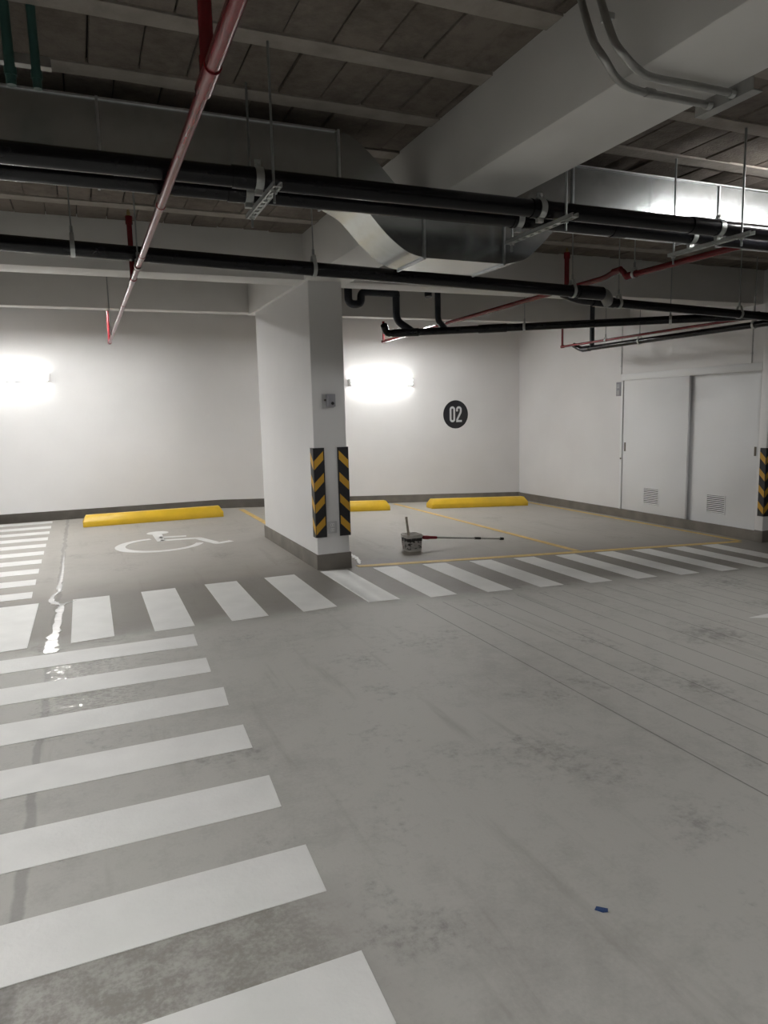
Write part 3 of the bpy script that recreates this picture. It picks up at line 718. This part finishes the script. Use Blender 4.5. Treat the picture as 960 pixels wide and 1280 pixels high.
# diagonal branch with its traps
zd = lambda t: 2.41 - 0.055 * t
d0, d1 = (3.50, 8.09), (6.50, 5.36)
dp = lambda t: (d0[0] + (d1[0]-d0[0])*t, d0[1] + (d1[1]-d0[1])*t, zd(t))
o = pipe('drain_pipe', 'black branch pipe crossing diagonally below the cross beam', 'pipe', [(3.44, 8.02, 2.50), dp(0.0), dp(1.0)], 0.042, BP, fill=0.06,
     couplings=[(dp(0.02), dp(0.10)), (dp(0.28), dp(0.36))])
MB().tube(fillet([(3.62, 8.05, 2.90), (3.62, 8.05, 2.56), dp(0.085)], 0.08, 4), 0.044, 16).build('branch', M['dark_pipe'], o)
MB().tube(fillet([(4.03, 7.75, 3.025), (4.03, 7.75, 2.535), dp(0.185)], 0.06, 4), 0.036, 16).build('branch', M['dark_pipe'], o)
o = pipe('drain_trap', 'dark U shaped drain trap hanging behind the cross beam', 'drain trap', [(3.005, 8.05, 3.03), (3.005, 8.05, 2.735), (3.165, 8.05, 2.735), (3.165, 8.05, 2.88), (3.62, 8.05, 2.885), (3.62, 8.05, 2.84)], 0.047, M['dark_pipe'], fill=0.075, n=18)
o = pipe('drain_outlet', 'short dark capped outlet stub behind the cross beam', 'drain outlet', [(4.02, 7.98, 3.03), (4.02, 7.98, 2.87), (4.02, 7.975, 2.845)], 0.045, M['dark_pipe'])
# lower group near the door wall
zg = lambda y: 2.318
o = pipe('drain_pipe', 'slim black pipe running back beside the door wall', 'pipe', [(6.87, 8.84, 2.395), (6.9, 8.70, 2.318), (6.9, 3.9, 2.318)], 0.036, BP, fill=0.06, couplings=[((6.9, 8.66, 2.318), (6.9, 8.5, 2.318))])
MB().tube([(6.9, 8.46, 2.33), (6.9, 8.46, 3.03)], 0.034, 16).build('riser', M['dark_pipe'], o)

def sprinkler(o, x, y, z, up=True):
    MB().tube([(x, y, z), (x, y, z + 0.02), (x, y, z + 0.045)], [0.011, 0.014, 0.007], 10).build('sprinkler_head', M['brass'], o)
# red pipe above the viewer
RX, RZ = 0.422, 2.440
o = empty('sprinkler_pipe', (RX, 2, RZ), 'red sprinkler pipe slanting back over the wheelchair bay', 'pipe')
RED = M['red']
MB().tube([(RX, -2.5, RZ + 0.002), (RX, 2.24, RZ + 0.002)], 0.0235, 20).build('run', RED, o)
MB().tube([(RX, 2.22, RZ), (RX, 9.94, RZ)], 0.0195, 20).build('run', RED, o)
MB().tube([(RX, 2.17, RZ), (RX, 2.34, RZ)], 0.0265, 20).build('tee', RED, o)
MB().tube([(RX, 2.25, RZ), (RX, 2.25, RZ + 0.055)], 0.025, 18).build('tee_neck', RED, o)
MB().tube([(RX, 2.25, RZ), (RX, 2.25, 3.03)], 0.0215, 18).build('riser', RED, o)
MB().tube([(RX, 5.455, RZ), (RX, 5.585, RZ)], 0.0245, 18).build('tee', RED, o)
MB().tube([(RX, 5.52, RZ), (RX, 5.52, 2.85)], 0.0185, 16).build('riser', RED, o)
MB().tube([(RX, 5.52, 2.82), (RX, 5.52, 2.875)], 0.0245, 16).build('socket', RED, o)
sprinkler(o, RX, 5.52, 2.875)
MB().tube([(RX, 9.90, RZ), (RX, 9.985, RZ)], 0.0245, 18).build('elbow', RED, o)
MB().tube([(RX, 9.96, RZ), (RX, 9.96, 2.84)], 0.0185, 16).build('riser', RED, o)
for y in (3.6, 4.7, 6.7): MB().tube([(RX, y, RZ), (RX, y + 0.05, RZ)], 0.022, 18).build('coupling', RED, o)
# red pipe over the ramp side with its offset
RX2 = 4.55
o = empty('sprinkler_pipe', (RX2, 4, 2.61), 'red sprinkler pipe with a swan neck offset over the ramp', 'pipe')
MB().tube(fillet([(RX2, -2.5, 2.612), (RX2, 5.08, 2.602), (RX2, 5.24, 2.675), (RX2, 5.36, 2.625), (RX2, 10.6, 2.588)][:2] + [(RX2, 5.13, 2.602), (RX2, 5.19, 2.668), (RX2, 5.27, 2.672), (RX2, 5.42, 2.638), (RX2, 10.62, 2.588)], 0.06, 5), 0.026, 18).build('run', RED, o)
for a, b in (((RX2, 5.0, 2.603), (RX2, 5.13, 2.602)), ((RX2, 5.2, 2.672), (RX2, 5.30, 2.668))): MB().tube([a, b], 0.031, 18).build('coupling', RED, o)
MB().tube([(RX2, 5.975, 2.62), (RX2, 5.975, 2.95)], 0.024, 16).build('riser', RED, o)
MB().tube([(RX2, 5.975, 2.925), (RX2, 5.975, 2.98)], 0.031, 16).build('socket', RED, o)
sprinkler(o, RX2, 5.975, 2.98)
MB().tube([(RX2, 10.58, 2.588), (RX2, 10.66, 2.588)], 0.031, 18).build('elbow', RED, o)
MB().tube([(RX2, 10.63, 2.588), (RX2, 10.63, 2.90)], 0.02, 16).build('riser', RED, o)
# slim red pipe beside the door wall
RX3 = 6.80
o = empty('sprinkler_pipe', (RX3, 6, 2.385), 'slim red sprinkler pipe beside the door wall', 'pipe')
MB().tube([(RX3, 3.9, 2.386), (RX3, 9.02, 2.386)], 0.017, 14).build('run', RED, o)
MB().tube([(RX3, 8.98, 2.386), (RX3, 9.04, 2.386)], 0.023, 14).build('elbow', RED, o)
MB().tube([(RX3, 9.02, 2.386), (RX3, 9.02, 2.80)], 0.017, 14).build('riser', RED, o)

# ------------------------------------------------------------------ duct
def curve_pts(keys, n=10):
    out = []
    P_ = [Vector((k[0], k[1], 0)) for k in keys]
    for i in range(len(P_) - 1):
        a = P_[i-1] if i else P_[i] * 2 - P_[i+1]; b, c = P_[i], P_[i+1]; d = P_[i+2] if i + 2 < len(P_) else c * 2 - b
        for k in range(n):
            t = k / n
            q = 0.5 * ((2*b) + (c - a)*t + (2*a - 5*b + 4*c - d)*t*t + (3*b - a - 3*c + d)*t**3)
            out.append((q.x, q.y))
    out.append((P_[-1].x, P_[-1].y)); return out
DY0, DY1 = 3.80, 4.165
DU = empty('air_duct', (2.15, 3.98, 2.33), 'galvanised air duct dipping under the deep white beam', 'duct')
topL = curve_pts([(1.39, 2.952), (1.47, 2.935), (1.58, 2.855), (1.70, 2.738), (1.79, 2.665), (1.891, 2.632)], 4)
botL = curve_pts([(1.39, 2.650), (1.50, 2.60), (1.578, 2.528), (1.655, 2.45), (1.74, 2.385), (1.81, 2.35), (1.891, 2.333)], 4)
topR = curve_pts([(2.43, 2.632), (2.55, 2.69), (2.66, 2.80), (2.78, 2.905), (2.93, 2.951)], 4)
botR = curve_pts([(2.43, 2.326), (2.573, 2.362), (2.68, 2.44), (2.779, 2.534), (2.86, 2.60), (2.93, 2.648)], 4)
def duct_sec(poly, name='duct_section'):
    return MB().prism(poly, 'y', DY0, DY1).build(name, M['duct'], DU)
duct_sec([(-7.45, 2.95), (0.18, 2.95), (0.18, 2.65), (-7.45, 2.65)])
duct_sec([(0.185, 2.951), (1.385, 2.951), (1.385, 2.65), (0.185, 2.65)])
duct_sec(topL + botL[::-1], 'bend')
duct_sec([(1.895, 2.632), (2.427, 2.632), (2.427, 2.328), (1.895, 2.332)])
duct_sec(topR + botR[::-1], 'bend')
duct_sec([(2.935, 2.951), (4.16, 2.94), (4.16, 2.64), (2.935, 2.648)])
duct_sec([(4.165, 2.94), (8.5, 2.935), (8.5, 2.635), (4.165, 2.64)])
for x, za_, zb_ in ((0.1825, 2.646, 2.962), (1.388, 2.64, 2.962), (1.893, 2.322, 2.641), (2.429, 2.318, 2.641), (2.932, 2.64, 2.960), (4.1625, 2.63, 2.95), (5.8, 2.63, 2.948)):
    w = 0.006; t = 0.010
    MB().band([(DY0 + 0.001, za_ + t), (DY1 - 0.001, za_ + t), (DY1 - 0.001, zb_ - t), (DY0 + 0.001, zb_ - t)],
              [(DY0 - t, za_), (DY1 + t, za_), (DY1 + t, zb_), (DY0 - t, zb_)], 'x', x - w, x + w).build('flange', M['galv'], DU)
for xs_, z in (((-7.45, 1.37), 2.951), ((2.95, 8.5), 2.945)):
    MB().box(xs_[0], xs_[1], DY0 - 0.012, DY0, z - 0.003, z + 0.006).build('seam_lip', M['galv'], DU)

# ------------------------------------------------------------------ trapeze brackets
def trapeze(x, y0, y1, label, rods, clampx):
    zt = 2.447; z0 = 2.425; w = 0.021
    o = empty('trapeze_bracket', (x, (y0+y1)/2, z0), label, 'pipe bracket', 'trapeze brackets under the thick pipes')
    mb = MB(); t = 0.003
    # slotted bottom web, two flanges with inturned lips
    ns = 9; pit = (y1 - y0) / ns; sl = 0.038
    mb.box(x - w, x - 0.010, y0, y1, z0, z0 + t); mb.box(x + 0.010, x + w, y0, y1, z0, z0 + t)
    y = y0
    for k in range(ns):
        c = y0 + pit * (k + 0.5); mb.box(x - 0.010, x + 0.010, y, c - sl/2, z0, z0 + t); y = c + sl/2
    mb.box(x - 0.010, x + 0.010, y, y1, z0, z0 + t)
    for s in (-1, 1):
        a, b = sorted((x + s*w, x + s*(w - t))); mb.box(a, b, y0, y1, z0, zt - 0.001)
        a, b = sorted((x + s*w, x + s*(w - 0.010))); mb.box(a, b, y0, y1, zt - 0.004, zt - 0.001)
    mb.build('channel', M['clamp'], o)
    for y in rods:
        MB().tube([(x, y, z0 - 0.05), (x, y, 3.0605)], 0.006, 8).build('rod', M['rod'], o)
        MB().tube([(x, y, z0 - 0.012), (x, y, z0)], 0.014, 6).build('nut', M['clamp'], o)
    for y in (3.31, 3.52):
        xc = x + clampx; r = 0.0475; n = 22
        ang = [math.radians(-62 + (304) * i / n) for i in range(n + 1)]
        ang = [math.radians(-70 + 320 * i / n) for i in range(n + 1)]
        inn = [(y + r*math.cos(a), 2.51 + r*math.sin(a)) for a in ang]; out = [(y + (r + 0.004)*math.cos(a), 2.51 + (r + 0.004)*math.sin(a)) for a in ang]
        c = MB().band(inn, out, 'x', xc - 0.018, xc + 0.018, closed=False).build('pipe_clamp', M['clamp'], o)
        MB().box(xc - 0.014, xc + 0.014, y - 0.005, y + 0.005, 2.558, 2.592).build('clamp_ear', M['clamp'], c)
        MB().box(xc - 0.018, xc + 0.018, y - 0.012, y + 0.012, 2.44, 2.464).build('clamp_foot', M['clamp'], c)
        MB().tube([(xc, y - 0.018, 2.577), (xc, y + 0.018, 2.577)], 0.009, 8).build('clamp_bolt', M['clamp'], c)
    return o
trapeze(0.855, 3.115, 3.655, 'slotted trapeze bracket hung in front of the cornering duct, beside the red pipe', (3.178, 3.61), -0.035)
trapeze(2.415, 3.105, 3.735, 'slotted trapeze bracket hung just beyond the deep white beam', (3.183, 3.69), -0.075)
trapeze(3.66, 3.09, 3.72, 'slotted trapeze bracket hung where the duct shines brightest', (3.165, 3.69), -0.03)

# ------------------------------------------------------------------ single pipe hangers
def hanger(x, y, z, r, axis, label, top=ZC + 0.01):
    """teardrop strap round a pipe running along axis"""
    o = empty('pipe_hanger', (x, y, z), label, 'pipe hanger', 'single rod pipe hangers')
    def out(rad, apex):
        a0 = math.radians(40); n = 26; pts = []
        for i in range(n + 1):
            a = PI - a0 + (PI + 2*a0) * i / n
            pts.append((rad*math.cos(a), rad*math.sin(a)))
        return pts + [(0.014, apex), (-0.014, apex)]
    ri, ro = r + 0.002, r + 0.007; c = y if axis == 'x' else x
    inn = [(c + p[0], z + p[1]) for p in out(ri, r * 1.85)]; o_ = [(c + p[0] * (1.25 if i >= 27 else 1), z + p[1]) for i, p in enumerate(out(ro, r * 1.85 + 0.006))]
    w = 0.014; q = x if axis == 'x' else y
    MB().band(inn, o_, axis, q - w, q + w).build('strap', M['clamp'], o)
    MB().tube([(x, y, z + r*1.75), (x, y, top)], 0.005, 8).build('rod', M['rod'], o)
    MB().tube([(x, y, z + r*1.8), (x, y, z + r*1.8 + 0.05)], 0.010, 6).build('coupler_nut', M['rod'], o)
    return o
hanger(0.037, 5.2, za(0.037), 0.05, 'x', 'pipe hanger on the single black pipe, over the crossing beyond the red pipe')
hanger(1.675, 5.2, za(1.675), 0.05, 'x', 'pipe hanger on the single black pipe, just before the column')
hanger(4.02, 5.2, za(4.02), 0.05, 'x', 'pipe hanger on the single black pipe, close to the lit elbow')
hanger(4.66, 5.35, zl(4.66), 0.041, 'x', 'pipe hanger on the lower black pipe, close to the lit elbow')
hanger(6.2, 5.35, zl(6.2), 0.041, 'x', 'pipe hanger on the lower black pipe, out towards the door wall')
hanger(4.55, 5.03, 2.602, 0.027, 'y', 'pipe hanger on the red pipe at its swan neck offset')
hanger(RX, 5.02, RZ, 0.0195, 'y', 'pipe hanger on the red pipe over the wheelchair bay')
hanger(6.9, 7.5, 2.318, 0.036, 'y', 'pipe hanger on the slim black pipe, the one deeper in the bay')
hanger(6.9, 5.75, 2.318, 0.036, 'y', 'pipe hanger on the slim black pipe, the one nearer the lane')
hanger(RX3, 8.05, 2.386, 0.017, 'y', 'small pipe hanger on the slim red pipe')
def rod_hanger(t, label):
    p = dp(t); o = empty('pipe_hanger', p, label, 'pipe hanger', 'single rod pipe hangers')
    d = Vector((d1[0]-d0[0], d1[1]-d0[1], 0)).normalized(); n = Vector((-d.y, d.x, 0)); c = Vector(p)
    mb = MB(); r0, r1, k = 0.044, 0.049, 26; vs = []
    for s in (-0.014, 0.014):
        for r in (r0, r1):
            vs += [tuple(c + d*s + n*r*math.cos(2*PI*i/k) + Vector((0, 0, r*math.sin(2*PI*i/k)))) for i in range(k)]
    fs = []
    for i in range(k):
        j = (i + 1) % k; fs += [(i, j, k+j, k+i), (2*k+i, 3*k+i, 3*k+j, 2*k+j), (i, 2*k+i, 2*k+j, j), (k+i, k+j, 3*k+j, 3*k+i)]
    mb.add(vs, fs).build('strap', M['clamp'], o)
    MB().tube([(c.x, c.y, c.z + 0.046), (c.x, c.y, ZC + 0.01)], 0.005, 8).build('rod', M['rod'], o)
    MB().tube([(c.x, c.y, c.z + 0.046), (c.x, c.y, c.z + 0.09)], 0.010, 6).build('coupler_nut', M['rod'], o)
rod_hanger(0.41, 'pipe hanger on the diagonal branch pipe, before the cross beam')
rod_hanger(0.79, 'pipe hanger on the diagonal branch pipe, near where it joins the lower pipe')
o = empty('hanging_rod', (0.375, 8.42, 2.35), 'thin threaded rod hanging beside the far end of the red pipe', 'rod')
MB().tube([(0.375, 8.42, 2.36), (0.375, 8.42, ZC + 0.01)], 0.006, 8).build('shaft', M['rod'], o)
MB().tube([(0.375, 8.42, 2.37), (0.375, 8.42, 2.385)], 0.012, 6).build('nut', M['rod'], o)

# ------------------------------------------------------------------ conduits over the beam and their bracket
def cat3(P_, n=6):
    P_ = [Vector(p) for p in P_]; out = []
    for i in range(len(P_) - 1):
        a = P_[i-1] if i else P_[i] * 2 - P_[i+1]; b, c = P_[i], P_[i+1]; d = P_[i+2] if i + 2 < len(P_) else c * 2 - b
        for k in range(n):
            t = k / n; out.append(0.5 * ((2*b) + (c - a)*t + (2*a - 5*b + 4*c - d)*t*t + (3*b - a - 3*c + d)*t**3))
    return out + [P_[-1]]
o = empty('steel_conduit', (1.9, 2.22, 2.62), 'bent steel conduit under the beam, the one running nearer the column', 'conduit')
MB().tube(cat3([(1.80, 2.32, 3.028), (1.795, 2.29, 2.923), (1.785, 2.21, 2.755), (1.805, 2.168, 2.672), (1.88, 2.185, 2.624), (2.0, 2.218, 2.618), (2.2, 2.222, 2.618), (2.42, 2.222, 2.618)]), 0.0135, 14).build('run', M['conduit'], o)
MB().tube([(2.04, 2.219, 2.618), (2.08, 2.22, 2.618)], 0.0165, 14).build('coupling', M['conduit'], o)
o = empty('steel_conduit', (1.9, 2.11, 2.62), 'bent steel conduit under the beam, the one carrying the small screw saddle', 'conduit')
MB().tube(cat3([(1.80, 2.25, 3.028), (1.80, 2.19, 2.876), (1.795, 2.115, 2.715), (1.82, 2.088, 2.655), (1.89, 2.096, 2.622), (1.985, 2.118, 2.618), (2.2, 2.113, 2.618), (2.42, 2.113, 2.618)]), 0.0135, 14).build('run', M['conduit'], o)
MB().box(1.80, 1.83, 2.15, 2.19, 2.80, 2.82).build('saddle', M['clamp'], o)
o = empty('conduit_bracket', (2.40, 2.16, 2.6), 'grey angle bracket holding two conduits at the beam edge', 'bracket')
MB().prism([(2.372, 2.648), (2.372, 2.600), (2.425, 2.600), (2.425, 2.604), (2.376, 2.604), (2.376, 2.648)], 'y', 2.03, 2.30).build('angle', M['conduit'], o)
for y in (2.113, 2.222):
    ang = [PI * i / 12 for i in range(13)]
    MB().band([(y + 0.0145*math.cos(a), 2.618 - 0.0145*math.sin(a)) for a in ang], [(y + 0.0185*math.cos(a), 2.618 - 0.0185*math.sin(a)) for a in ang], 'x', 2.345, 2.368, closed=False).build('saddle', M['clamp'], o)

# teal conduits on a ceiling strut, near the viewer's end of the duct
o = empty('teal_conduit', (-0.15, 3.25, 2.75), 'teal tube hanging from the ceiling, the one farther from the red pipe', 'conduit')
MB().tube([(-0.150, 3.24, 3.0605), (-0.146, 3.24, 2.735)], 0.019, 14).build('run', M['teal'], o)
MB().tube([(-0.146, 3.24, 2.80), (-0.146, 3.24, 2.77)], 0.023, 14).build('coupling', M['teal'], o)
o = empty('teal_conduit', (-0.055, 3.25, 2.75), 'teal tube hanging from the ceiling, the one nearer the red pipe', 'conduit')
MB().tube([(-0.057, 3.24, 3.0605), (-0.055, 3.24, 2.735)], 0.017, 14).build('run', M['teal'], o)
MB().tube([(-0.055, 3.24, 2.80), (-0.055, 3.24, 2.77)], 0.021, 14).build('coupling', M['teal'], o)
o = empty('ceiling_strut', (-0.5, 3.28, 2.83), 'short dark steel strut crossing behind the teal tubes', 'strut')
MB().box(-1.2, 0.0, 3.262, 3.302, 2.83, 2.834).box(-1.2, 0.0, 3.262, 3.265, 2.834, 2.868).box(-1.2, 0.0, 3.299, 3.302, 2.834, 2.868).build('channel', M['conduit'], o)
MB().tube([(-0.9, 3.282, 2.80), (-0.9, 3.282, 3.0605)], 0.006, 8).build('rod', M['rod'], o)

# ------------------------------------------------------------------ world, camera, view
w = bpy.data.worlds.new('dark_world'); SC.world = w; w.use_nodes = True
w.node_tree.nodes['Background'].inputs[0].default_value = (0.02, 0.02, 0.02, 1)
cam = bpy.data.cameras.new('camera'); co = bpy.data.objects.new('camera', cam); COL.objects.link(co)
yaw, pit, rol = 0.399029, 0.138415, -0.0243143
right = Vector((math.cos(yaw), -math.sin(yaw), 0)); fwd = Vector((math.sin(yaw), math.cos(yaw), 0)); up = Vector((0, 0, 1))
f2 = fwd * math.cos(pit) - up * math.sin(pit); u2 = up * math.cos(pit) + fwd * math.sin(pit)
r3 = right * math.cos(rol) + u2 * math.sin(rol); u3 = u2 * math.cos(rol) - right * math.sin(rol)
co.matrix_world = Matrix(((r3.x, u3.x, -f2.x, 0), (r3.y, u3.y, -f2.y, 0), (r3.z, u3.z, -f2.z, 1.45), (0, 0, 0, 1)))
cam.sensor_fit = 'VERTICAL'; cam.sensor_height = 36.0; cam.lens = 884.17 * 36.0 / 1280.0
cam.clip_start = 0.05; cam.clip_end = 100
SC.camera = co
SC.view_settings.view_transform = 'Standard'; SC.view_settings.look = 'None'
SC.view_settings.gamma = 1.0; SC.view_settings.use_curve_mapping = False
SC.view_settings.exposure = 0.75
SC.cycles.max_bounces = 10; SC.cycles.diffuse_bounces = 6
SC.cycles.sample_clamp_indirect = 6.0
SC.cycles.use_denoising = True
